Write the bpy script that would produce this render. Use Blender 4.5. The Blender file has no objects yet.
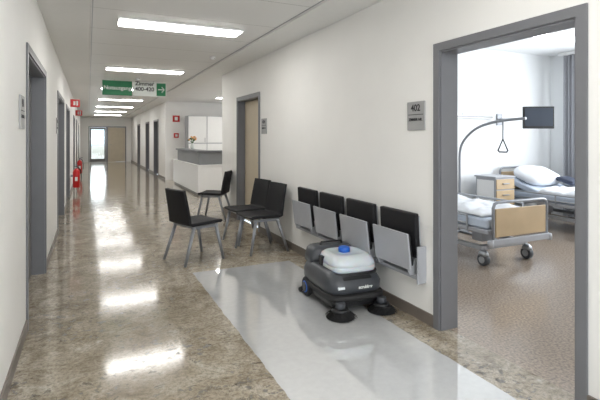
import bpy, bmesh, math, random
from math import radians, sin, cos, pi
from mathutils import Vector, Matrix, noise
random.seed(4)
S = bpy.context.scene
try:
    S.view_settings.view_transform = 'Standard'
    S.view_settings.look = 'None'
except Exception:
    pass

# ------------------------------------------------------------ materials
def lin(c):
    r = []
    for v in c[:3]:
        v = v / 255.0
        r.append(v / 12.92 if v <= 0.04045 else ((v + 0.055) / 1.055) ** 2.4)
    return (r[0], r[1], r[2], 1.0)

def mat(name, col, rough=0.5, metal=0.0, var=0.04, scale=12.0, bump=0.0, spec=0.5, coat=0.0):
    m = bpy.data.materials.new(name); m.use_nodes = True
    nt = m.node_tree; N = nt.nodes; L = nt.links
    b = N['Principled BSDF']
    c = lin(col)
    tc = N.new('ShaderNodeTexCoord')
    nz = N.new('ShaderNodeTexNoise'); nz.inputs['Scale'].default_value = scale
    nz.inputs['Detail'].default_value = 4
    L.new(tc.outputs['Object'], nz.inputs['Vector'])
    cr = N.new('ShaderNodeValToRGB')
    cr.color_ramp.elements[0].position = 0.3; cr.color_ramp.elements[1].position = 0.7
    cr.color_ramp.elements[0].color = tuple(min(1, v * (1 - var)) for v in c[:3]) + (1,)
    cr.color_ramp.elements[1].color = tuple(min(1, v * (1 + var)) for v in c[:3]) + (1,)
    L.new(nz.outputs['Fac'], cr.inputs['Fac'])
    L.new(cr.outputs['Color'], b.inputs['Base Color'])
    b.inputs['Roughness'].default_value = rough
    b.inputs['Metallic'].default_value = metal
    b.inputs['Specular IOR Level'].default_value = spec
    b.inputs['Coat Weight'].default_value = coat
    if bump:
        bp = N.new('ShaderNodeBump'); bp.inputs['Strength'].default_value = bump
        bp.inputs['Distance'].default_value = 0.01
        L.new(nz.outputs['Fac'], bp.inputs['Height']); L.new(bp.outputs['Normal'], b.inputs['Normal'])
    return m

def emis(name, col, strength):
    m = bpy.data.materials.new(name); m.use_nodes = True
    b = m.node_tree.nodes['Principled BSDF']
    b.inputs['Base Color'].default_value = lin(col)
    b.inputs['Emission Color'].default_value = lin(col)
    b.inputs['Emission Strength'].default_value = strength
    return m

M = {}
M['wall'] = mat('wall_paint', (235, 234, 231), 0.55, var=0.012, scale=3, bump=0.02)
M['wall_room'] = mat('room_wall_paint', (236, 238, 239), 0.6, var=0.012, scale=3)
M['frame'] = mat('door_frame_grey', (112, 113, 117), 0.4, var=0.02)
M['leaf_dark'] = mat('door_leaf_grey', (108, 107, 107), 0.45, var=0.03)
M['leaf'] = mat('door_leaf_beige', (200, 188, 166), 0.45, var=0.04, scale=4)
M['base'] = mat('baseboard_brown', (108, 100, 93), 0.4, var=0.05)
M['strip'] = mat('ceiling_border', (236, 236, 234), 0.6, var=0.01)
M['white'] = mat('white_laminate', (238, 238, 237), 0.3, var=0.01)
M['offw'] = mat('offwhite_plastic', (232, 237, 240), 0.3, var=0.03, scale=6)
M['tank'] = mat('milky_tank_plastic', (226, 234, 240), 0.22, var=0.04, scale=5)
_b = M['tank'].node_tree.nodes['Principled BSDF']
_b.inputs['Transmission Weight'].default_value = 0.25
_b.inputs['Subsurface Weight'].default_value = 0.3
_b.inputs['Subsurface Scale'].default_value = 0.03
M['grey'] = mat('grey_laminate', (128, 130, 132), 0.4, var=0.02)
M['counter'] = mat('dark_grey_counter', (104, 106, 109), 0.35, var=0.02)
M['lgrey'] = mat('light_grey_shell', (168, 170, 175), 0.35, 0.1, var=0.02)
M['alu'] = mat('brushed_metal', (165, 168, 172), 0.32, 0.7, var=0.03)
M['steel'] = mat('painted_steel', (140, 143, 148), 0.35, 0.4, var=0.03)
M['black'] = mat('black_upholstery', (30, 30, 33), 0.62, var=0.12, scale=120, bump=0.15, spec=0.3)
M['blackp'] = mat('black_plastic', (26, 27, 29), 0.45, var=0.1)
M['char'] = mat('charcoal_plastic', (64, 67, 72), 0.38, var=0.05, scale=30)
M['rubber'] = mat('rubber', (30, 30, 31), 0.7, var=0.1)
M['bristle'] = mat('brush_bristles', (22, 22, 23), 0.9, var=0.6, scale=90, bump=0.8)
M['blue'] = mat('blue_plastic', (34, 98, 196), 0.3, var=0.03)
M['red'] = mat('red_enamel', (190, 22, 24), 0.3, var=0.03)
M['green'] = mat('sign_green', (20, 120, 74), 0.5, var=0.02)
M['signw'] = mat('sign_white', (225, 230, 226), 0.5, var=0.01)
M['signg'] = mat('sign_grey', (160, 160, 160), 0.4, 0.1, var=0.02)
M['ink'] = mat('sign_ink', (45, 45, 48), 0.6, var=0.02)
M['wood'] = mat('beech_panel', (190, 166, 132), 0.4, var=0.06, scale=5)
M['sheet'] = mat('bed_linen', (234, 237, 241), 0.85, var=0.02, scale=8, bump=0.3)
M['matt'] = mat('mattress_cover', (190, 200, 214), 0.8, var=0.03)
M['navy'] = mat('dark_blanket', (48, 55, 72), 0.8, var=0.1)
M['curtain'] = mat('curtain_fabric', (168, 169, 174), 0.85, var=0.05, scale=40)
M['leafg'] = mat('plant_leaf', (58, 96, 42), 0.6, var=0.3)
M['petal'] = mat('flower_petal', (222, 160, 90), 0.6, var=0.2)
M['lamp'] = emis('lamp_diffuser', (255, 253, 249), 21.5)
M['lamp2'] = emis('room_lamp_diffuser', (248, 250, 255), 5.0)
M['screen'] = emis('lit_screen', (34, 42, 54), 0.4)

def clear_glass():
    m = bpy.data.materials.new('clear_glass'); m.use_nodes = True
    nt = m.node_tree; N = nt.nodes; L = nt.links
    N.remove(N['Principled BSDF'])
    t = N.new('ShaderNodeBsdfTransparent'); g = N.new('ShaderNodeBsdfGlossy'); g.inputs['Roughness'].default_value = 0.03
    t.inputs[0].default_value = (0.9, 0.94, 0.95, 1)
    f = N.new('ShaderNodeFresnel'); mx = N.new('ShaderNodeMixShader')
    L.new(f.outputs[0], mx.inputs[0]); L.new(t.outputs[0], mx.inputs[1]); L.new(g.outputs[0], mx.inputs[2])
    L.new(mx.outputs[0], N['Material Output'].inputs['Surface'])
    return m
M['glass'] = clear_glass()

def ceiling_mat():
    m = bpy.data.materials.new('ceiling_panels'); m.use_nodes = True
    nt = m.node_tree; N = nt.nodes; L = nt.links; b = N['Principled BSDF']
    tc = N.new('ShaderNodeTexCoord'); sp = N.new('ShaderNodeSeparateXYZ')
    L.new(tc.outputs['Object'], sp.inputs[0])
    def seam(out, period, off, w):
        a = N.new('ShaderNodeMath'); a.operation = 'ADD'; a.inputs[1].default_value = off
        L.new(out, a.inputs[0])
        mo = N.new('ShaderNodeMath'); mo.operation = 'FLOORED_MODULO'; mo.inputs[1].default_value = period
        L.new(a.outputs[0], mo.inputs[0])
        lt = N.new('ShaderNodeMath'); lt.operation = 'LESS_THAN'; lt.inputs[1].default_value = w
        L.new(mo.outputs[0], lt.inputs[0]); return lt
    s1 = seam(sp.outputs['Y'], 0.8875, 40 * 0.8875 - 5.02 % 0.8875 + 0.27, 0.008)
    mx = N.new('ShaderNodeMix'); mx.data_type = 'RGBA'
    mx.inputs[6].default_value = lin((237, 237, 236)); mx.inputs[7].default_value = lin((176, 176, 173))
    L.new(s1.outputs[0], mx.inputs[0]); L.new(mx.outputs[2], b.inputs['Base Color'])
    b.inputs['Roughness'].default_value = 0.5
    return m
M['ceil'] = ceiling_mat()

def floor_mat():
    m = bpy.data.materials.new('linoleum_floor'); m.use_nodes = True
    nt = m.node_tree; N = nt.nodes; L = nt.links; b = N['Principled BSDF']
    tc = N.new('ShaderNodeTexCoord'); sp = N.new('ShaderNodeSeparateXYZ')
    L.new(tc.outputs['Object'], sp.inputs[0])
    def math_(op, a, v=None, c=None):
        n = N.new('ShaderNodeMath'); n.operation = op
        if hasattr(a, 'links'): L.new(a, n.inputs[0])
        else: n.inputs[0].default_value = a
        if v is not None:
            if hasattr(v, 'links'): L.new(v, n.inputs[1])
            else: n.inputs[1].default_value = v
        return n.outputs[0]
    def nz(scale, detail=4, rough=0.5, dist=0.0):
        n = N.new('ShaderNodeTexNoise'); n.inputs['Scale'].default_value = scale
        n.inputs['Detail'].default_value = detail; n.inputs['Roughness'].default_value = rough
        n.inputs['Distortion'].default_value = dist
        L.new(tc.outputs['Object'], n.inputs['Vector']); return n.outputs['Fac']
    def ramp(f, stops):
        r = N.new('ShaderNodeValToRGB'); e = r.color_ramp.elements
        while len(e) < len(stops): e.new(0.5)
        for i, (p, c) in enumerate(stops):
            e[i].position = p; e[i].color = c
        L.new(f, r.inputs['Fac']); return r.outputs['Color']
    def mix(f, a, c, bt='MIX'):
        x = N.new('ShaderNodeMix'); x.data_type = 'RGBA'; x.blend_type = bt
        if hasattr(f, 'links'): L.new(f, x.inputs[0])
        else: x.inputs[0].default_value = f
        for i, v in ((6, a), (7, c)):
            if hasattr(v, 'links'): L.new(v, x.inputs[i])
            else: x.inputs[i].default_value = v
        return x.outputs[2]
    def smooth(v, lo, hi):
        n = N.new('ShaderNodeMapRange'); n.interpolation_type = 'SMOOTHSTEP'
        L.new(v, n.inputs['Value']); n.inputs['From Min'].default_value = lo; n.inputs['From Max'].default_value = hi
        return n.outputs['Result']
    basec = ramp(nz(4.5, 12, 0.72, 0.9), [(0.32, lin((124, 112, 96))), (0.44, lin((156, 145, 127))), (0.55, lin((172, 163, 147))), (0.68, lin((196, 189, 175)))])
    fine = ramp(nz(42, 6, 0.75), [(0.40, lin((190, 186, 180))), (0.55, lin((255, 255, 255)))])
    col = mix(0.75, basec, fine, 'MULTIPLY')
    veins = math_('ABSOLUTE', math_('SUBTRACT', nz(2.6, 10, 0.65, 1.2), 0.5))
    vmask = math_('MULTIPLY', math_('SUBTRACT', 1.0, smooth(veins, 0.0, 0.018)), 0.3)
    col = mix(vmask, col, lin((110, 98, 82)))
    # grime: broad smears, darker clumps and small flecks, strongest near the uncleaned side
    nearY = math_('SUBTRACT', 1.0, smooth(sp.outputs['Y'], 4.8, 8.5))
    blot = smooth(nz(2.4, 10, 0.72, 0.5), 0.50, 0.62)
    clump = smooth(nz(5.0, 12, 0.8, 0.3), 0.555, 0.61)
    spots = smooth(nz(17, 5, 0.6, 0.4), 0.575, 0.62)
    gate = smooth(nz(1.7, 4, 0.5), 0.42, 0.55)
    sg = math_('MULTIPLY', math_('MULTIPLY', math_('MULTIPLY', spots, gate), nearY), 0.85)
    cg = math_('MULTIPLY', math_('MULTIPLY', math_('MULTIPLY', clump, gate), nearY), 0.6)
    bg = math_('MULTIPLY', math_('MULTIPLY', blot, 0.3), nearY)
    col = mix(bg, col, lin((118, 105, 86)))
    col = mix(cg, col, lin((84, 74, 61)))
    col = mix(sg, col, lin((52, 45, 38)))
    # freshly cleaned lane
    wob = math_('MULTIPLY', math_('SUBTRACT', nz(6, 3), 0.5), 0.03)
    X = math_('ADD', sp.outputs['X'], wob); Y = math_('ADD', sp.outputs['Y'], wob)
    lane = math_('MULTIPLY', math_('MULTIPLY', math_('GREATER_THAN', X, 1.01), math_('LESS_THAN', X, 2.14)),
                 math_('LESS_THAN', Y, 4.85))
    lanec = ramp(nz(20, 5, 0.6), [(0.35, lin((190, 191, 191))), (0.65, lin((195, 196, 196)))])
    col = mix(lane, col, lanec)
    L.new(col, b.inputs['Base Color'])
    rr = math_('ADD', math_('MULTIPLY', nz(7, 8, 0.75), 0.22), 0.0)
    rr = math_('ADD', rr, math_('MULTIPLY', math_('ADD', sg, cg), 0.25))
    inv = math_('SUBTRACT', 1.0, lane)
    rr = math_('ADD', math_('MULTIPLY', rr, inv), math_('MULTIPLY', lane, 0.015))
    L.new(rr, b.inputs['Roughness'])
    b.inputs['Specular IOR Level'].default_value = 0.7
    L.new(lane, b.inputs['Coat Weight'])
    b.inputs['Coat Roughness'].default_value = 0.015
    b.inputs['Coat IOR'].default_value = 2.0
    return m
M['floor'] = floor_mat()
M['floor_room'] = mat('room_linoleum', (150, 136, 122), 0.18, var=0.34, scale=56, spec=0.6)

# ------------------------------------------------------------ builders
def link(o):
    S.collection.objects.link(o); return o
def empty(name, loc=(0, 0, 0), rz=0.0):
    e = bpy.data.objects.new(name, None); e.empty_display_size = 0.1
    e.location = loc; e.rotation_euler = (0, 0, rz); return link(e)
def mesh_obj(name, me, mats, parent=None, smooth=False):
    o = bpy.data.objects.new(name, me)
    for mm in (mats if isinstance(mats, (list, tuple)) else [mats]): me.materials.append(mm)
    if smooth:
        for p in me.polygons: p.use_smooth = True
    link(o)
    if parent: o.parent = parent
    return o
def boxes(name, bl, mats, parent=None, bevel=0.0, seg=2):
    """bl: list of (x0,x1,y0,y1,z0,z1[,mat index])"""
    bm = bmesh.new()
    for q in bl:
        x0, x1, y0, y1, z0, z1 = q[:6]
        r = bmesh.ops.create_cube(bm, size=1.0)
        for v in r['verts']:
            v.co = Vector(((x0 + x1) / 2 + v.co.x * (x1 - x0), (y0 + y1) / 2 + v.co.y * (y1 - y0), (z0 + z1) / 2 + v.co.z * (z1 - z0)))
        if len(q) > 6:
            for f in {f for v in r['verts'] for f in v.link_faces}: f.material_index = q[6]
    me = bpy.data.meshes.new(name); bm.to_mesh(me); bm.free()
    o = mesh_obj(name, me, mats, parent)
    if bevel:
        md = o.modifiers.new('bevel', 'BEVEL'); md.width = bevel; md.segments = seg; md.limit_method = 'ANGLE'
    return o
def box(name, c, s, m, parent=None, bevel=0.0, rot=(0, 0, 0), seg=2):
    o = boxes(name, [(-s[0] / 2, s[0] / 2, -s[1] / 2, s[1] / 2, -s[2] / 2, s[2] / 2)], m, parent, bevel, seg)
    o.location = c; o.rotation_euler = rot; return o
def cyl(name, p0, p1, r0, m, parent=None, r1=None, seg=24, bevel=0.0):
    if r1 is None: r1 = r0
    p0 = Vector(p0); p1 = Vector(p1); d = p1 - p0
    bm = bmesh.new()
    bmesh.ops.create_cone(bm, cap_ends=True, segments=seg, radius1=r0, radius2=r1, depth=d.length)
    q = Vector((0, 0, 1)).rotation_difference(d.normalized()).to_matrix().to_4x4()
    bmesh.ops.transform(bm, matrix=Matrix.Translation((p0 + p1) / 2) @ q, verts=bm.verts)
    for f in bm.faces: f.smooth = len(f.verts) == 4
    me = bpy.data.meshes.new(name); bm.to_mesh(me); bm.free()
    o = mesh_obj(name, me, m, parent)
    if bevel:
        md = o.modifiers.new('bevel', 'BEVEL'); md.width = bevel; md.segments = 2; md.limit_method = 'ANGLE'
    return o
def tube(name, pts, r, m, parent=None, bez=False, cyc=False):
    cu = bpy.data.curves.new(name, 'CURVE'); cu.dimensions = '3D'; cu.bevel_depth = r; cu.bevel_resolution = 3
    cu.use_fill_caps = True
    sp = cu.splines.new('NURBS' if bez else 'POLY'); sp.points.add(len(pts) - 1)
    for i, p in enumerate(pts): sp.points[i].co = (p[0], p[1], p[2], 1)
    if bez: sp.order_u = 4 if len(pts) > 3 else 3; sp.use_endpoint_u = True; sp.resolution_u = 8
    sp.use_cyclic_u = cyc
    t = bpy.data.objects.new('tmp', cu); link(t)
    bpy.context.view_layer.update()
    me = bpy.data.meshes.new_from_object(t.evaluated_get(bpy.context.evaluated_depsgraph_get()))
    bpy.data.objects.remove(t)
    me.materials.clear()
    return mesh_obj(name, me, m, parent, True)
def loft(name, rings, m, parent=None, seg=40):
    """rings: (z,cx,cy,hx,hy,n)"""
    bm = bmesh.new(); R = []
    for (z, cx, cy, hx, hy, n) in rings:
        rg = []
        for i in range(seg):
            a = 2 * pi * i / seg; c = cos(a); s = sin(a)
            rg.append(bm.verts.new((cx + hx * math.copysign(abs(c) ** (2 / n), c), cy + hy * math.copysign(abs(s) ** (2 / n), s), z)))
        R.append(rg)
    for a, b2 in zip(R, R[1:]):
        for i in range(seg):
            f = bm.faces.new((a[i], a[(i + 1) % seg], b2[(i + 1) % seg], b2[i])); f.smooth = True
    bm.faces.new(R[0][::-1]); bm.faces.new(R[-1])
    me = bpy.data.meshes.new(name); bm.to_mesh(me); bm.free()
    return mesh_obj(name, me, m, parent)
def text(name, s, size, loc, rot, m, parent=None, off=0.0):
    cu = bpy.data.curves.new(name, 'FONT'); cu.body = s; cu.size = size; cu.align_x = 'CENTER'; cu.align_y = 'CENTER'
    cu.extrude = 0.0006; cu.offset = off
    t = bpy.data.objects.new('tmp', cu); link(t); bpy.context.view_layer.update()
    me = bpy.data.meshes.new_from_object(t.evaluated_get(bpy.context.evaluated_depsgraph_get()))
    bpy.data.objects.remove(t); me.materials.clear()
    o = mesh_obj(name, me, m, parent); o.location = loc; o.rotation_euler = rot; return o
FACE_L = (radians(90), 0, radians(-90))   # on right wall, facing -X
FACE_R = (radians(90), 0, radians(90))    # on left wall, facing +X
FACE_F = (radians(90), 0, 0)              # facing -Y

# ------------------------------------------------------------ room shell
H = 2.70; WR = 2.387; WL = -0.42; T = 0.16; YE = 29.3; YB = -4.0
DH = 2.10  # opening height
def wall_x(name, x0, x1, y0, y1, z1, ops, m):
    bl = []; y = y0
    for (a, b2, h) in sorted(ops):
        if a > y: bl.append((x0, x1, y, a, 0, z1))
        bl.append((x0, x1, a, b2, h, z1)); y = b2
    if y < y1: bl.append((x0, x1, y, y1, 0, z1))
    return boxes(name, bl, m)
LD = [(0.2, 1.3), (3.95, 5.5), (7.7, 9.5), (10.7, 12.3), (15.6, 16.8), (19.2, 20.4), (23.5, 24.7)]
RD1 = [(1.555, 2.61), (6.56, 7.63)]
RD2 = [(17.6, 18.8), (20.4, 21.6), (24.2, 25.4)]
wall_x('wall_left', WL - T, WL, YB, YE, H, [(a, b, DH) for a, b in LD], M['wall'])
wall_x('wall_right', WR, WR + T, YB, 8.67, 3.0, [(a, b, DH) for a, b in RD1], M['wall'])
wall_x('wall_right_far', WR, WR + T, 15.9, YE, H, [(a, b, DH) for a, b in RD2], M['wall'])
boxes('wall_back', [(WL - T, -0.2, YB - T, YB, 0, H), (2.2, WR + T, YB - T, YB, 0, H), (-0.2, 2.2, YB - T, YB, 0, 0.6), (-0.2, 2.2, YB - T, YB, 2.5, H)], M['wall'])
boxes('wall_end', [(WL - T, 0.05, YE, YE + T, 0, H), (0.05, 0.98, YE, YE + T, DH, H), (0.98, 1.05, YE, YE + T, 0, H),
                   (1.05, 2.06, YE, YE + T, DH, H), (2.06, WR + T, YE, YE + T, 0, H)], M['wall'])
boxes('wall_vestibule', [(-0.2, 0.0, YE + T, 33.2, 0, H), (1.3, 1.5, YE + T, 33.2, 0, H), (0.0, 1.3, 33.0, 33.2, 0, 0.9), (0.0, 1.3, 33.0, 33.2, 2.2, H),
                          (0.0, 0.15, 33.0, 33.2, 0.9, 2.2), (1.15, 1.3, 33.0, 33.2, 0.9, 2.2)], M['wall'])
boxes('wall_lobby_north', [(WR + T, 7.2, 15.9, 16.06, 0, H)], M['wall'])
boxes('wall_lobby_south', [(WR + T, 7.2, 8.51, 8.67, 0, H)], M['wall'])
boxes('wall_lobby_east', [(7.2, 7.36, 8.51, 16.06, 0, H)], M['wall'])
# patient room
boxes('wall_patient_room_head', [(WR + T, 8.0, 5.75, 5.91, 0, 3.0)], M['wall_room'])
boxes('wall_patient_room_foot', [(WR + T, 8.0, 0.14, 0.3, 0, 3.0)], M['wall_room'])
boxes('wall_patient_room_window', [(8.0, 8.16, 0.14, 1.2, 0, 3.0), (8.0, 8.16, 4.9, 5.91, 0, 3.0),
                                   (8.0, 8.16, 1.2, 4.9, 0, 0.85), (8.0, 8.16, 1.2, 4.9, 2.6, 3.0)], M['wall_room'])
# floors / ceilings
boxes('floor', [(WL - T, WR + 0.08, YB - T, YE + T, -0.1, 0), (WR + 0.08, 7.36, 8.51, 16.06, -0.1, 0), (-0.2, 1.5, YE + T, 33.2, -0.1, 0)], M['floor'])
boxes('floor_patient_room', [(WR + 0.08, 8.16, 0.14, 5.91, -0.1, 0)], M['floor_room'])
boxes('ceiling', [(WL - T, WR, YB - T, YE + T, H, H + 0.1), (WR, 7.36, 8.67, 16.06, H, H + 0.1), (WR, WR + T, 16.06, YE + T, H, H + 0.1), (-0.2, 1.5, YE + T, 33.2, H, H + 0.1)], M['ceil'])
boxes('ceiling_patient_room', [(WR + T, 8.16, 0.14, 5.91, 3.0, 3.1)], M['wall_room'])
boxes('trim_ceiling_left', [(WL, 0.02, YB, YE, H - 0.025, H - 0.001)], M['strip'], bevel=0.003)
boxes('trim_ceiling_right', [(1.95, WR, YB, 8.67, H - 0.025, H - 0.001), (1.95, WR, 8.67, YE, H - 0.025, H - 0.001)], M['strip'], bevel=0.003)
boxes('trim_ceiling_shadow_gap', [(1.93, 1.94, YB, YE, H - 0.006, H - 0.001), (0.035, 0.042, YB, YE, H - 0.006, H - 0.001)], M['lgrey'])  # painted shade: thin grey strips for the shadow gap along the ceiling borders
# baseboards
def base_x(name, xw, side, y0, y1, ops):
    bl = []; y = y0; d = 0.012 * side
    for (a, b2) in sorted(ops):
        if a - 0.055 > y: bl.append((min(xw, xw + d), max(xw, xw + d), y, a - 0.055, 0, 0.09))
        y = b2 + 0.055
    if y < y1: bl.append((min(xw, xw + d), max(xw, xw + d), y, y1, 0, 0.09))
    boxes(name, bl, M['base'])
base_x('baseboard_left', WL, 1, YB, YE, LD)
base_x('baseboard_right', WR, -1, YB, 8.67, RD1)
base_x('baseboard_right_far', WR, -1, 15.9, YE, RD2)
boxes('baseboard_patient_room', [(WR + T, 8.0, 5.738, 5.75, 0, 0.09)], M['base'])

# doors
dn = [0]
def door_x(xw, side, a, b2, leafm, depth=0.12, leaf=True, open_leaf=False):
    """xw = corridor wall face, side=+1 corridor is toward +X (left wall) / -1 (right wall)"""
    dn[0] += 1
    e = empty('door_%d' % dn[0], (xw, (a + b2) / 2, 0))
    w = (b2 - a) / 2; f = 0.055; s = side
    def bx(u0, u1, y0, y1, z0, z1):
        p, q = sorted((u0 * s, u1 * s)); return (p, q, y0, y1, z0, z1)
    boxes('frame', [bx(0.001, 0.014, -w - f, -w + 0.004, 0, DH + f), bx(0.001, 0.014, w - 0.004, w + f, 0, DH + f),
                    bx(0.001, 0.014, -w + 0.004, w - 0.004, DH - 0.004, DH + f),
                    bx(-T, 0.001, -w + 0.001, -w + 0.018, 0, DH - 0.001), bx(-T, 0.001, w - 0.018, w - 0.001, 0, DH - 0.001),
                    bx(-T, 0.001, -w + 0.018, w - 0.018, DH - 0.018, DH - 0.001)], M['frame'], e)
    if leaf:
        boxes('leaf', [bx(-depth - 0.035, -depth, -w + 0.022, w - 0.022, 0.008, DH - 0.022)], leafm, e, bevel=0.002)
        hy = -w + 0.1
        cyl('handle_rose', (s * -depth, hy, 1.05), (s * (-depth + 0.012), hy, 1.05), 0.026, M['alu'], e)
        tube('handle', [(s * -depth, hy, 1.05), (s * (-depth + 0.05), hy, 1.05), (s * (-depth + 0.055), hy + 0.02, 1.05), (s * (-depth + 0.055), hy + 0.13, 1.05)], 0.009, M['alu'], e)
    if open_leaf:
        boxes('leaf', [(T + 0.01, T + 0.01 + 2 * w - 0.05, -w - 0.05, -w - 0.012, 0.008, DH - 0.022)], leafm, e, bevel=0.002)
    return e
for a, b2 in LD: door_x(WL, 1, a, b2, M['leaf_dark'])
door_x(WR, -1, *RD1[0], M['leaf'], leaf=False, open_leaf=True)
door_x(WR, -1, *RD1[1], M['leaf'])
for a, b2 in RD2: door_x(WR, -1, a, b2, M['leaf_dark'])
def door_y(a, b2, leafm, glass=False):
    dn[0] += 1
    e = empty('door_%d' % dn[0], ((a + b2) / 2, YE, 0)); w = (b2 - a) / 2
    boxes('frame', [(-w - 0.04, -w + 0.02, -0.014, 0.1, 0, DH + 0.04), (w - 0.02, w + 0.03, -0.014, 0.1, 0, DH + 0.04), (-w + 0.02, w - 0.02, -0.014, 0.1, DH - 0.02, DH + 0.04)], M['frame'], e)
    if glass:
        boxes('leaf', [(-w + 0.03, -w + 0.11, 0.04, 0.08, 0.01, DH - 0.03), (w - 0.11, w - 0.03, 0.04, 0.08, 0.01, DH - 0.03), (-w + 0.11, w - 0.11, 0.04, 0.08, 0.01, 0.2), (-w + 0.11, w - 0.11, 0.04, 0.08, DH - 0.13, DH - 0.03)], M['leaf_dark'], e)
        boxes('glass', [(-w + 0.11, w - 0.11, 0.055, 0.065, 0.2, DH - 0.13)], M['glass'], e)
    else:
        boxes('leaf', [(-w + 0.025, w - 0.025, 0.03, 0.07, 0.008, DH - 0.025)], leafm, e, bevel=0.002)
    tube('handle', [(-w + 0.12, 0.03, 1.05), (-w + 0.12, -0.03, 1.05), (-w + 0.24, -0.03, 1.05)], 0.009, M['alu'], e)
door_y(0.05, 0.98, None, True)
door_y(1.05, 2.06, M['leaf'])

# windows
w = empty('window_1', (8.0, 3.05, 0.85))
boxes('frame', [(0.03, 0.1, -1.85, -1.79, 0, 1.75), (0.03, 0.1, 1.79, 1.85, 0, 1.75), (0.03, 0.1, -1.79, 1.79, 0, 0.06), (0.03, 0.1, -1.79, 1.79, 1.69, 1.75),
                (0.03, 0.1, -0.63, -0.57, 0.06, 1.69), (0.03, 0.1, 0.57, 0.63, 0.06, 1.69)], M['white'], w)
boxes('sill', [(-0.12, 0.03, -1.85, 1.85, -0.03, 0.0)], M['white'], w)
w = empty('added_fill_window', (1.0, YB, 0.6))  # added window behind the camera, there only to go with the corridor fill
boxes('frame', [(-1.2, -1.14, -0.12, -0.05, 0, 1.9), (1.14, 1.2, -0.12, -0.05, 0, 1.9), (-0.03, 0.03, -0.12, -0.05, 0.06, 1.84), (-1.14, 1.14, -0.12, -0.05, 0, 0.06), (-1.14, 1.14, -0.12, -0.05, 1.84, 1.9)], M['white'], w)

# ceiling luminaires
def luminaire(x0, x1, y0, y1, z, m=None, thick=0.02):
    e = empty('ceiling_light', ((x0 + x1) / 2, (y0 + y1) / 2, z)); hx = (x1 - x0) / 2; hy = (y1 - y0) / 2; f = 0.02
    boxes('frame', [(-hx - f, -hx, -hy - f, hy + f, -thick, -0.001), (hx, hx + f, -hy - f, hy + f, -thick, -0.001),
                    (-hx, hx, -hy - f, -hy, -thick, -0.001), (-hx, hx, hy, hy + f, -thick, -0.001)], M['white'], e)
    boxes('diffuser', [(-hx, hx, -hy, hy, -thick - 0.008, -0.002)], m or M['lamp'], e)
for i in range(-2, 7):
    y = 5.02 + 3.55 * i
    luminaire(0.30, 1.62, y, y + 0.3, H)
for yy in (10.0, 13.5):
    luminaire(3.6, 4.9, yy, yy + 0.3, H)
luminaire(5.9, 7.1, 4.3, 4.55, 3.0, M['lamp2'], 0.06)
luminaire(3.6, 4.8, 2.6, 2.85, 3.0, M['lamp2'], 0.06)
for i, (x, y) in enumerate([(1.75, 6.9), (0.95, 10.0), (0.95, 17.3)]):
    e = empty('smoke_detector', (x, y, H))
    cyl('base', (0, 0, -0.015), (0, 0, -0.001), 0.05, M['white'], e)
    cyl('sensor', (0, 0, -0.045), (0, 0, -0.015), 0.025, M['white'], e, r1=0.04)

# ------------------------------------------------------------ signs
def room_sign(num, x, y, z, face):
    s = -1 if face == 'L' else 1
    e = empty('room_number_sign', (x, y, z)); r = FACE_L if face == 'L' else FACE_R
    p, q = sorted((0.001 * s, 0.012 * s))
    boxes('plate', [(p, q, -0.105, 0.105, -0.115, 0.115)], M['signg'], e, bevel=0.002)
    t = 0.0135 * s
    text('number', num, 0.075, (t, 0, 0.062), r, M['ink'], e, 0.0015)
    text('caption', 'ZIMMER NR.', 0.03, (t, 0, -0.03), r, M['ink'], e, 0.001)
    p, q = sorted((0.012 * s, 0.0135 * s))
    boxes('divider', [(p, q, -0.09, 0.09, 0.008, 0.013)], M['ink'], e)
room_sign('402', WR, 2.87, 1.62, 'L')
room_sign('404', WR, 6.32, 1.62, 'L')
room_sign('401', WL, 3.62, 1.62, 'R')
room_sign('403', WL, 7.45, 1.62, 'R')

e = empty('exit_sign', (0, 10.4, H))
boxes('green_panel', [(0.27, 0.86, -0.02, 0.02, -0.34, -0.03)], M['green'], e, bevel=0.003)
boxes('hanger', [(0.5, 0.51, -0.005, 0.005, -0.03, -0.001)], M['alu'], e)
text('exit_text', 'Notausgang', 0.115, (0.565, -0.022, -0.185), FACE_F, M['signw'], e, 0.002)
e = empty('room_direction_sign', (0, 10.4, H))
boxes('room_panel', [(0.88, 1.58, -0.02, 0.02, -0.34, -0.03)], M['signw'], e, bevel=0.003)
boxes('arrow_panel', [(1.37, 1.565, -0.023, -0.0205, -0.325, -0.045)], M['green'], e)
text('room_text', 'Zimmer\n400-420', 0.12, (1.12, -0.022, -0.13), FACE_F, M['ink'], e, 0.003)
tube('arrow', [(1.40, -0.026, -0.185), (1.53, -0.026, -0.185)], 0.01, M['signw'], e)
tube('arrow_head', [(1.48, -0.026, -0.125), (1.535, -0.026, -0.185), (1.48, -0.026, -0.245)], 0.01, M['signw'], e)
boxes('hanger', [(1.3, 1.31, -0.005, 0.005, -0.03, -0.001)], M['alu'], e)
for y in (13.1, 18.2):
    e = empty('fire_sign', (WL, y, 2.25))
    boxes('plate', [(0.001, 0.22, -0.004, 0.004, 0, 0.2)], M['red'], e)
    boxes('symbol', [(0.07, 0.12, -0.006, -0.0041, 0.05, 0.15), (0.14, 0.18, -0.006, -0.0041, 0.04, 0.16)], M['signw'], e)

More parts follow.
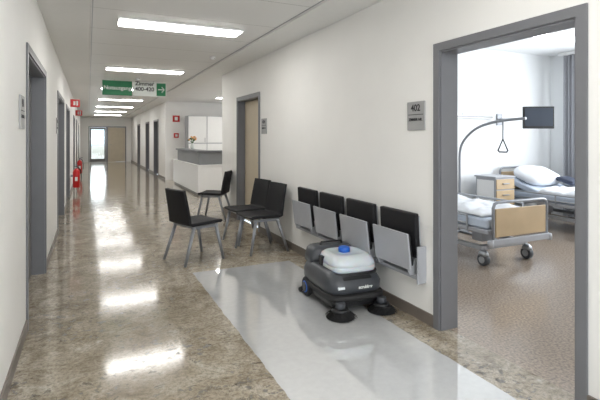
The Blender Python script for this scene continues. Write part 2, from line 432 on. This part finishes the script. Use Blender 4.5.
def extinguisher(x, y):
    e = empty('fire_extinguisher', (x, y, 0.15))
    r = 0.085
    loft('tank', [(0, 0, 0, r * .8, r * .8, 2), (0.012, 0, 0, r, r, 2), (0.40, 0, 0, r, r, 2), (0.45, 0, 0, r * .82, r * .82, 2), (0.48, 0, 0, r * .45, r * .45, 2), (0.50, 0, 0, 0.022, 0.022, 2)], M['red'], e)
    cyl('valve', (0, 0, 0.50), (0, 0, 0.55), 0.022, M['blackp'], e)
    box('lever', (0.03, -0.0, 0.565), (0.13, 0.022, 0.014), M['blackp'], e, rot=(0, radians(-12), 0))
    cyl('gauge', (0, -0.022, 0.525), (0, -0.035, 0.525), 0.016, M['alu'], e)
    tube('hose', [(0.02, 0, 0.53), (0.1, -0.01, 0.52), (0.125, -0.01, 0.4), (0.11, -0.01, 0.15)], 0.011, M['rubber'], e, bez=True)
    boxes('bracket', [(-(x - WL) + 0.001, -0.08, -0.03, 0.03, 0.28, 0.34)], M['steel'], e)
    boxes('label', [(-0.03, 0.03, -r - 0.002, -r + 0.012, 0.18, 0.28)], M['signw'], e)
extinguisher(-0.28, 13.1)
extinguisher(-0.28, 18.2)

# ------------------------------------------------------------ chairs
def chair(x, y, ang):
    """local: faces +X"""
    e = empty('waiting_chair', (x, y, 0), radians(ang))
    prof = [(0.235, 0.440), (0.225, 0.452), (0.10, 0.452), (-0.05, 0.446), (-0.16, 0.444), (-0.195, 0.456), (-0.212, 0.485),
            (-0.222, 0.55), (-0.238, 0.65), (-0.258, 0.75), (-0.278, 0.85)]
    bm = bmesh.new(); rows = []
    for k, (px, pz) in enumerate(prof):
        t = k / (len(prof) - 1); wd = 0.225 - (0.02 * max(0, t - .6) / .4)
        row = []
        for j in range(9):
            s = j / 8 * 2 - 1
            dish = 0.018 * (s * s) if k >= 6 else 0.006 * s * s
            row.append(bm.verts.new((px + (dish if k >= 6 else 0), s * wd, pz + (dish if k < 6 else 0))))
        rows.append(row)
    for a, b2 in zip(rows, rows[1:]):
        for j in range(8): bm.faces.new((a[j], a[j + 1], b2[j + 1], b2[j])).smooth = True
    me = bpy.data.meshes.new('seat_shell'); bm.to_mesh(me); bm.free()
    o = mesh_obj('seat_shell', me, M['black'], e)
    sd = o.modifiers.new('sol', 'SOLIDIFY'); sd.thickness = 0.036; sd.offset = 0
    bv = o.modifiers.new('bev', 'BEVEL'); bv.width = 0.01; bv.segments = 3; bv.limit_method = 'ANGLE'
    for s in (-1, 1):
        n = '1' if s < 0 else '2'
        cyl('front_leg_' + n, (0.16, s * 0.2, 0.428), (0.25, s * 0.235, 0.0), 0.022, M['steel'], e, r1=0.016)
        cyl('rear_leg_' + n, (-0.13, s * 0.2, 0.428), (-0.27, s * 0.235, 0.0), 0.022, M['steel'], e, r1=0.016)
        boxes('seat_rail_' + n, [(-0.16, 0.19, s * 0.2 - 0.014, s * 0.2 + 0.014, 0.395, 0.428)], M['steel'], e, bevel=0.003)
    boxes('cross_bar', [(0.15, 0.175, -0.19, 0.19, 0.405, 0.426), (-0.15, -0.125, -0.19, 0.19, 0.405, 0.426)], M['steel'], e)
chair(1.15, 5.40, 20)
chair(2.02, 5.49, 186)
chair(2.02, 6.05, 190)
chair(2.07, 8.02, 148)

# wall seats
def wall_seat(y):
    e = empty('folding_wall_seat', (WR, y, 0))
    hw = 0.235
    box('backrest', (-0.052, 0, 0.675), (0.045, 2 * hw, 0.35), M['black'], e, bevel=0.012, rot=(0, radians(-3), 0), seg=3)
    box('back_shell', (-0.02, 0, 0.63), (0.012, 2 * hw - 0.02, 0.40), M['lgrey'], e, bevel=0.003, rot=(0, radians(-3), 0))
    box('seat_cushion', (-0.105, 0, 0.56), (0.035, 2 * hw - 0.04, 0.25), M['black'], e, bevel=0.012, rot=(0, radians(-7), 0), seg=3)
    box('seat_shell', (-0.132, 0, 0.555), (0.016, 2 * hw, 0.29), M['lgrey'], e, bevel=0.004, rot=(0, radians(-7), 0))
    for s in (-1, 1):
        bm = bmesh.new()
        pr = [(-0.012, 0.37), (-0.11, 0.37), (-0.125, 0.41), (-0.07, 0.46), (-0.03, 0.56), (-0.012, 0.56)]
        vs = [bm.verts.new((a, s * (hw - 0.03) - 0.006, b2)) for a, b2 in pr]
        f = bm.faces.new(vs)
        r = bmesh.ops.extrude_face_region(bm, geom=[f])
        for v in r['geom']:
            if isinstance(v, bmesh.types.BMVert): v.co.y += 0.012
        bmesh.ops.recalc_face_normals(bm, faces=bm.faces)
        me = bpy.data.meshes.new('bracket'); bm.to_mesh(me); bm.free()
        mesh_obj('side_bracket_%d' % (1 if s < 0 else 2), me, M['lgrey'], e)
for y in (3.03, 3.60, 4.17, 4.74): wall_seat(y)
e = empty('seat_mounting_rail', (WR, 4.0, 0))
boxes('rail', [(-0.07, -0.012, -1.22, 1.04, 0.335, 0.365), (-0.012, -0.001, -1.22, 1.06, 0.33, 0.42)], M['lgrey'], e, bevel=0.004)
boxes('end_plate', [(-0.085, -0.001, -1.245, -1.23, 0.31, 0.60)], M['lgrey'], e, bevel=0.003)

# ------------------------------------------------------------ floor scrubber robot (front = -Y)
e = empty('floor_scrubber_robot', (2.05, 3.50, 0), radians(-4))
loft('skirt', [(0.045, 0, 0, .225, .31, 5), (0.06, 0, 0, .235, .325, 5), (0.15, 0, 0, .24, .335, 5), (0.16, 0, 0, .235, .33, 5)], M['blackp'], e)
loft('body', [(0.15, 0, 0.01, .245, .33, 5), (0.17, 0, 0.005, .258, .345, 5), (0.235, 0, 0.005, .262, .348, 5), (0.27, 0, 0.015, .252, .335, 4.5), (0.305, 0, 0.03, .235, .305, 4), (0.325, 0, 0.045, .215, .275, 4)], M['char'], e)
loft('bumper', [(0.105, 0, -0.02, .262, .34, 5), (0.115, 0, -0.02, .272, .352, 5), (0.145, 0, -0.02, .272, .352, 5), (0.155, 0, -0.02, .262, .34, 5)], M['rubber'], e)
loft('tank_well', [(0.27, 0.025, -0.07, .215, .215, 4), (0.305, 0.025, -0.07, .226, .224, 4), (0.312, 0.025, -0.07, .22, .218, 4)], M['blackp'], e)
loft('water_tank', [(0.29, 0.025, -0.07, .20, .20, 4), (0.33, 0.025, -0.07, .212, .212, 4), (0.350, 0.025, -0.07, .212, .212, 4), (0.354, 0.025, -0.07, .206, .206, 4), (0.358, 0.025, -0.07, .211, .211, 4), (0.385, 0.025, -0.065, .206, .208, 4), (0.418, 0.025, -0.055, .19, .19, 4), (0.436, 0.025, -0.05, .165, .165, 3.6), (0.440, 0.025, -0.045, .14, .14, 3.4), (0.432, 0.025, -0.045, .12, .12, 3), (0.432, 0.025, -0.04, .06, .06, 2.4)], M['tank'], e)
loft('rear_lid', [(0.31, -0.01, 0.215, .225, .125, 4), (0.36, -0.01, 0.215, .225, .125, 4), (0.42, -0.01, 0.22, .21, .11, 4), (0.445, -0.01, 0.225, .185, .09, 3.5), (0.452, -0.01, 0.225, .15, .065, 3)], M['char'], e)
tube('lid_handle', [(-0.11, 0.2, 0.448), (-0.10, 0.2, 0.475), (0.10, 0.2, 0.475), (0.11, 0.2, 0.448)], 0.01, M['blackp'], e)
loft('cap', [(0.430, 0.02, -0.03, .052, .052, 2), (0.466, 0.02, -0.03, .052, .052, 2), (0.474, 0.02, -0.03, .043, .043, 2)], M['blue'], e)
boxes('tank_strap', [(-0.20, -0.17, -0.03, 0.03, 0.30, 0.405)], M['blackp'], e, bevel=0.004)
box('control_panel', (0.0, -0.308, 0.279), (0.26, 0.035, 0.012), M['blackp'], e, bevel=0.004, rot=(radians(35), 0, 0))
text('label', 'scrubber', 0.036, (0.06, -0.3455, 0.208), FACE_F, M['signw'], e, 0.0012)
box('front_lamp', (-0.16, -0.337, 0.215), (0.06, 0.02, 0.02), M['offw'], e, bevel=0.004)
for s in (-1, 1):
    n = '1' if s < 0 else '2'
    cyl('wheel_' + n, (s * 0.225, 0.19, 0.085), (s * 0.268, 0.19, 0.085), 0.085, M['rubber'], e, seg=32, bevel=0.008)
    cyl('wheel_ring_' + n, (s * 0.268, 0.19, 0.085), (s * 0.274, 0.19, 0.085), 0.052, M['blue'], e, seg=32)
    cyl('wheel_hub_' + n, (s * 0.27, 0.19, 0.085), (s * 0.280, 0.19, 0.085), 0.042, M['char'], e, seg=24)
    bx, by = s * 0.19, -0.38
    cyl('brush_disc_' + n, (bx, by, 0.055), (bx, by, 0.075), 0.075, M['blackp'], e, r1=0.06)
    cyl('brush_motor_' + n, (bx, by, 0.075), (bx, by, 0.12), 0.04, M['char'], e, bevel=0.006)
    boxes('brush_arm_' + n, [(bx - 0.03, bx + 0.03, by, -0.28, 0.09, 0.12)], M['blackp'], e, bevel=0.006)
    # bristles
    bm = bmesh.new()
    for i in range(150):
        a = 2 * pi * i / 150 + random.uniform(-.02, .02); r1 = 0.138 + random.uniform(-.016, .008)
        r0 = 0.05 + random.uniform(0, .02)
        wv = 0.004
        p = [(bx + r0 * cos(a) - wv * sin(a), by + r0 * sin(a) + wv * cos(a), 0.06), (bx + r0 * cos(a) + wv * sin(a), by + r0 * sin(a) - wv * cos(a), 0.056),
             (bx + r1 * cos(a + .15), by + r1 * sin(a + .15), 0.003)]
        bm.faces.new([bm.verts.new(q) for q in p])
    bmesh.ops.create_cone(bm, cap_ends=True, segments=40, radius1=0.115, radius2=0.06, depth=0.05, matrix=Matrix.Translation((bx, by, 0.031)))
    me = bpy.data.meshes.new('b'); bm.to_mesh(me); bm.free()
    mesh_obj('brush_bristles_' + n, me, M['bristle'], e)
tube('squeegee', [(-0.27, 0.30, 0.025), (-0.2, 0.37, 0.025), (0, 0.39, 0.025), (0.2, 0.37, 0.025), (0.27, 0.30, 0.025)], 0.022, M['rubber'], e, bez=True)
boxes('squeegee_mount', [(-0.03, 0.03, 0.30, 0.38, 0.04, 0.07)], M['blackp'], e)

# ------------------------------------------------------------ reception
e = empty('reception_desk', (2.47, 11.2, 0))
boxes('plinth', [(0.03, 1.97, 0.03, 0.6, 0, 0.06), (0.03, 0.6, 0.6, 3.57, 0, 0.06)], M['grey'], e)
boxes('body', [(0, 0.06, 0, 3.6, 0.06, 0.74), (0.06, 2.0, 0, 0.06, 0.06, 0.74), (0.06, 0.7, 3.54, 3.6, 0.06, 0.74)], M['white'], e, bevel=0.004)
boxes('worktop', [(-0.02, 0.7, -0.02, 3.62, 0.74, 0.77), (0.7, 2.02, -0.02, 0.7, 0.74, 0.77)], M['white'], e, bevel=0.004)
boxes('upper_screen', [(0.03, 0.1, 0.03, 3.0, 0.77, 1.08), (0.1, 1.98, 0.03, 0.1, 0.77, 1.08)], M['grey'], e, bevel=0.003)
boxes('counter_top', [(-0.02, 0.32, -0.02, 3.05, 1.08, 1.125), (0.32, 2.02, -0.02, 0.32, 1.08, 1.125)], M['counter'], e, bevel=0.004)
e = empty('flower_vase', (2.62, 12.6, 1.125))
loft('vase', [(0, 0, 0, .04, .04, 2), (0.08, 0, 0, .06, .06, 2), (0.15, 0, 0, .035, .035, 2), (0.17, 0, 0, .045, .045, 2)], M['signw'], e)
for i in range(14):
    a = i * 2.4; r = 0.03 + 0.1 * random.random(); h = 0.24 + 0.12 * random.random()
    tube('stem_%d' % i, [(0, 0, 0.12), (r * .4 * cos(a), r * .4 * sin(a), 0.22), (r * cos(a), r * sin(a), h)], 0.003, M['leafg'], e)
    loft('bloom_%d' % i, [(h - .02, r * cos(a), r * sin(a), .01, .01, 2), (h, r * cos(a), r * sin(a), .032, .032, 2), (h + .02, r * cos(a), r * sin(a), .015, .015, 2)], M['petal'] if i % 3 else M['leafg'], e, seg=10)
e = empty('storage_cabinet', (3.05, 15.9, 0))
boxes('carcass', [(0, 3.2, -0.55, -0.002, 0, 2.2)], M['lgrey'], e)
for i in range(5):
    x0 = 0.01 + i * 0.638
    boxes('cabinet_door_%d' % i, [(x0, x0 + 0.615, -0.572, -0.552, 0.08, 1.25), (x0, x0 + 0.615, -0.572, -0.552, 1.28, 2.18)], M['strip'], e, bevel=0.003)
    boxes('handle_%d' % i, [(x0 + 0.55, x0 + 0.565, -0.59, -0.573, 1.3, 1.45)], M['alu'], e)
e = empty('fire_alarm_box', (2.75, 15.9, 1.45))
boxes('box', [(-0.08, 0.08, -0.05, -0.001, 0, 0.16)], M['red'], e, bevel=0.004)
boxes('panel', [(-0.04, 0.04, -0.053, -0.0505, 0.04, 0.12)], M['signw'], e)
e = empty('fire_sign', (2.75, 15.9, 2.0))
boxes('plate', [(-0.12, 0.12, -0.01, -0.001, 0, 0.22)], M['red'], e)
boxes('symbol', [(-0.05, 0.05, -0.012, -0.0101, 0.05, 0.17)], M['signw'], e)

# ------------------------------------------------------------ patient room
def bed(x, y, kind):
    e = empty('hospital_bed', (x, y, 0))
    hw, hl = 0.44, 1.0
    boxes('base_frame', [(-0.38, -0.33, -0.85, 0.85, 0.17, 0.22), (0.33, 0.38, -0.85, 0.85, 0.17, 0.22), (-0.33, 0.33, -0.85, -0.79, 0.17, 0.22), (-0.33, 0.33, 0.79, 0.85, 0.17, 0.22)], M['alu'], e, bevel=0.006)
    boxes('lift_columns', [(-0.1, 0.1, -0.6, -0.44, 0.19, 0.40), (-0.1, 0.1, 0.44, 0.6, 0.19, 0.40)], M['lgrey'], e, bevel=0.01)
    boxes('deck', [(-hw, hw, -hl, hl, 0.38, 0.43)], M['lgrey'], e, bevel=0.01)
    for i, (sx, sy) in enumerate([(-1, -1), (1, -1), (-1, 1), (1, 1)]):
        cx, cy = sx * 0.355, sy * 0.86
        cyl('castor_wheel_%d' % i, (cx - 0.03, cy, 0.07), (cx + 0.03, cy, 0.07), 0.07, M['char'], e, bevel=0.006)
        cyl('castor_hub_%d' % i, (cx - 0.034, cy, 0.07), (cx + 0.034, cy, 0.07), 0.04, M['alu'], e)
        loft('castor_fork_%d' % i, [(0.11, cx, cy, .045, .06, 3), (0.15, cx, cy, .04, .05, 3), (0.175, cx, cy, .025, .025, 2)], M['alu'], e, seg=20)
    # end boards
    for nm, yy, zb, zt in (('footboard', -hl - 0.06, 0.33, 0.74), ('headboard', hl + 0.06, 0.33, 0.92)):
        boxes(nm + '_panel', [(-0.40, 0.40, yy - 0.012, yy + 0.012, zb + 0.03, zt - 0.07)], M['wood'], e, bevel=0.006)
        tube(nm + '_rim', [(-0.43, yy, zb), (-0.43, yy, zt - 0.06), (-0.41, yy, zt - 0.015), (-0.36, yy, zt), (0.36, yy, zt), (0.41, yy, zt - 0.015), (0.43, yy, zt - 0.06), (0.43, yy, zb)], 0.017, M['steel'], e, cyc=True)
        boxes(nm + '_bumper', [(-0.47, 0.47, yy - 0.02, yy + 0.02, zb - 0.06, zb + 0.01)], M['lgrey'], e, bevel=0.008)
        sg = -1 if yy < 0 else 1
        boxes(nm + '_mount', [(-0.3, -0.26, min(yy, sg * 0.99), max(yy, sg * 0.99), 0.36, 0.40), (0.26, 0.3, min(yy, sg * 0.99), max(yy, sg * 0.99), 0.36, 0.40)], M['alu'], e)
        for s in (-1, 1):
            loft('corner_roller_%s_%d' % (nm, s), [(zb - 0.07, s * .47, yy, .03, .03, 2), (zb - 0.03, s * .47, yy, .035, .035, 2), (zb, s * .47, yy, .03, .03, 2)], M['lgrey'], e, seg=16)
    for s in (-1, 1):
        for k, zz in enumerate((0.47, 0.56, 0.64)):
            if s > 0 or k < 2:
                tube('side_rail_%d_%d' % (s, k), [(s * 0.465, -0.72, zz), (s * 0.465, 0.82, zz)], 0.011, M['alu'], e)
        for yy in (-0.72, 0.0, 0.82):
            tube('rail_post_%d_%.1f' % (s, yy), [(s * 0.465, yy, 0.40), (s * 0.465, yy, 0.645 if (s > 0) else 0.565)], 0.012, M['alu'], e)
    # mattress
    boxes('mattress', [(-0.43, 0.43, -0.98, 0.98, 0.43, 0.55)], M['matt'], e, bevel=0.035, seg=4)
    def cloth(name, x0, x1, y0, y1, z, amp, m, seed, puff=0.05):
        bm = bmesh.new(); nx, ny = 36, 60; g = []
        for i in range(nx + 1):
            r = []
            for j in range(ny + 1):
                u = i / nx; v = j / ny; xx = x0 + (x1 - x0) * u; yy = y0 + (y1 - y0) * v
                edge = min(u, 1 - u) * (x1 - x0); ed2 = min(v, 1 - v) * (y1 - y0)
                k = min(1, edge / 0.08) * min(1, ed2 / 0.1); k = k ** 0.5
                zz = z + puff * k + amp * k * (noise.noise(Vector((xx * 4 + seed, yy * 5, seed))) + .5 * noise.noise(Vector((xx * 11, yy * 9 + seed, 2))))
                r.append(bm.verts.new((xx, yy, zz)))
            g.append(r)
        for i in range(nx):
            for j in range(ny): bm.faces.new((g[i][j], g[i + 1][j], g[i + 1][j + 1], g[i][j + 1])).smooth = True
        me = bpy.data.meshes.new(name); bm.to_mesh(me); bm.free()
        o = mesh_obj(name, me, m, e); sd = o.modifiers.new('s', 'SOLIDIFY'); sd.thickness = 0.03; sd.offset = -1
        return o
    if kind == 'near':
        cloth('duvet', -0.42, 0.42, -0.9, 0.4, 0.575, 0.05, M['sheet'], 3.1, 0.05)
        pz = 0.60
    else:
        cloth('duvet', -0.42, 0.42, -0.9, 0.35, 0.575, 0.05, M['sheet'], 7.7, 0.06)
        box('raised_backrest', (0, 0.62, 0.63), (0.84, 0.72, 0.10), M['matt'], e, bevel=0.03, rot=(radians(18), 0, 0), seg=4)
        box('folded_blanket', (0.25, 0.25, 0.735), (0.32, 0.3, 0.07), M['navy'], e, bevel=0.03, rot=(radians(14), 0, 0), seg=3)
        pz = 0.80
    # pillow
    bm = bmesh.new(); bmesh.ops.create_uvsphere(bm, u_segments=40, v_segments=24, radius=1)
    for v in bm.verts:
        c = v.co; f = lambda t, n: math.copysign(abs(t) ** n, t)
        v.co = Vector((f(c.x, .6) * 0.39, f(c.y, .6) * 0.28, c.z * 0.12 + 0.012 * noise.noise(c * 2.5)))
    for f_ in bm.faces: f_.smooth = True
    me = bpy.data.meshes.new('pillow'); bm.to_mesh(me); bm.free()
    o = mesh_obj('pillow', me, M['sheet'], e); o.location = (0, 0.66, pz); o.rotation_euler = (radians(20 if kind != 'near' else 8), 0, 0)
bed(4.40, 4.58, 'near')
bed(6.98, 4.60, 'far')

e = empty('bedside_cabinet', (6.08, 5.36, 0))
boxes('carcass', [(-0.21, 0.21, -0.2, 0.2, 0.09, 0.80)], M['lgrey'], e, bevel=0.006)
boxes('top', [(-0.23, 0.23, -0.22, 0.22, 0.80, 0.825)], M['lgrey'], e, bevel=0.006)
boxes('side_panel', [(-0.216, -0.2105, -0.17, 0.17, 0.15, 0.45), (-0.216, -0.2105, -0.17, 0.17, 0.47, 0.76)], M['white'], e)
boxes('drawers', [(-0.2, 0.2, -0.215, -0.201, 0.62, 0.78), (-0.2, 0.2, -0.215, -0.201, 0.44, 0.60), (-0.2, 0.2, -0.215, -0.201, 0.12, 0.42)], M['wood'], e, bevel=0.003)
boxes('handles', [(-0.07, 0.07, -0.235, -0.216, 0.70, 0.715), (-0.07, 0.07, -0.235, -0.216, 0.52, 0.535), (-0.07, 0.07, -0.235, -0.216, 0.36, 0.375)], M['alu'], e)
for i, (a, b2) in enumerate([(-.17, -.16), (.17, -.16), (-.17, .16), (.17, .16)]):
    cyl('castor_%d' % i, (a - .012, b2, .035), (a + .012, b2, .035), .035, M['char'], e)
    cyl('castor_stem_%d' % i, (a, b2, .06), (a, b2, .09), .012, M['alu'], e)

e = empty('trapeze_lift_pole', (5.17, 5.22, 0))
boxes('base', [(-0.28, 0.28, -0.03, 0.03, 0, 0.03), (-0.03, 0.03, -0.7, -0.03, 0, 0.03)], M['steel'], e, bevel=0.006)
tube('pole', [(0, 0, 0.02), (0, 0, 0.6), (0, 0, 1.1), (0, 0, 1.34), (0, -0.25, 1.56), (0, -0.5, 1.65), (0, -0.8, 1.69), (0, -1.16, 1.70)], 0.019, M['steel'], e, bez=True)
tube('strap', [(0, -0.8, 1.675), (0, -0.8, 1.42)], 0.008, M['ink'], e)
tube('grip', [(0, -0.8, 1.43), (0, -0.88, 1.27), (0, -0.86, 1.25), (0, -0.74, 1.25), (0, -0.72, 1.27)], 0.011, M['ink'], e, cyc=True)

# television
e = empty('wall_television', (6.82, 5.12, 1.77))
rt = radians(-30)
o = boxes('screen_body', [(-0.25, 0.25, -0.025, 0.025, -0.17, 0.20)], M['blackp'], e, bevel=0.01); o.rotation_euler = (0, 0, rt)
o = boxes('screen', [(-0.225, 0.225, -0.027, -0.0255, -0.125, 0.175)], M['screen'], e); o.rotation_euler = (0, 0, rt)
tube('arm', [(0.01, 0.03, 0), (0.06, 0.12, 0), (-0.2, 0.35, 0), (-0.2, 0.62, 0)], 0.018, M['steel'], e)
boxes('wall_bracket', [(-0.26, -0.14, 0.605, 0.629, -0.1, 0.1)], M['steel'], e)

e = empty('medical_supply_rail', (5.3, 5.75, 1.78))
boxes('channel', [(-1.3, 1.1, -0.06, -0.001, 0, 0.10)], M['white'], e, bevel=0.006)
boxes('strip', [(-1.3, 1.1, -0.065, -0.0605, 0.02, 0.035)], M['grey'], e)
boxes('sockets', [(a, a + .08, -0.07, -0.0605, 0.045, 0.09) for a in (-.9, -.5, 0.1, 0.4, 0.8)], M['offw'], e)

# curtain
e = empty('curtain', (7.86, 5.03, 0))
bm = bmesh.new(); prev = None
for i in range(121):
    t = i / 120; y = -0.35 + 0.7 * t; x = 0.045 * sin(t * 2 * pi * 9) + 0.01 * sin(t * 31)
    a = bm.verts.new((x, y, 0.03)); b2 = bm.verts.new((x * 0.8, y, 2.94))
    if prev: bm.faces.new((prev[0], a, b2, prev[1])).smooth = True
    prev = (a, b2)
me = bpy.data.meshes.new('fabric'); bm.to_mesh(me); bm.free()
mesh_obj('fabric', me, M['curtain'], e)
boxes('track', [(-0.02, 0.02, -3.73, 0.45, 2.945, 2.999)], M['white'], e)

# ------------------------------------------------------------ lights
def area(name, loc, rot, sx, sy, p, col):
    l = bpy.data.lights.new(name, 'AREA'); l.shape = 'RECTANGLE'; l.size = sx; l.size_y = sy; l.energy = p; l.color = col
    o = bpy.data.objects.new(name, l); o.location = loc; o.rotation_euler = rot; link(o); return o
area('window_daylight', (7.99, 3.05, 1.75), (0, radians(90), 0), 1.65, 3.5, 170, (0.92, 0.96, 1.0))
area('lobby_fill_light', (7.15, 12.3, 1.6), (0, radians(90), 0), 1.8, 5.0, 70, (0.95, 0.97, 1.0))  # added fill to brighten the lobby; the east wall has no window
area('corridor_fill_light', (1.0, YB - 0.03, 1.55), (radians(90), 0, radians(0)), 2.2, 1.7, 135, (0.92, 0.96, 1.0))  # added fill from behind the camera, lifts the ceiling and walls
area('vestibule_daylight', (0.65, 32.98, 1.55), (radians(-90), 0, 0), 1.0, 1.2, 60, (0.93, 0.97, 1.0))

wd = bpy.data.worlds.new('World'); S.world = wd; wd.use_nodes = True
wd.node_tree.nodes['Background'].inputs[0].default_value = (0.8, 0.9, 1, 1)
wd.node_tree.nodes['Background'].inputs[1].default_value = 1.5

cam = bpy.data.cameras.new('camera'); co = bpy.data.objects.new('camera', cam); link(co)
co.location = (0, 0, 1.443); co.rotation_euler = (radians(90), 0, radians(-25.2))
cam.lens = 27; cam.sensor_width = 36; cam.shift_y = -62 / 600; cam.clip_start = 0.02
S.camera = co
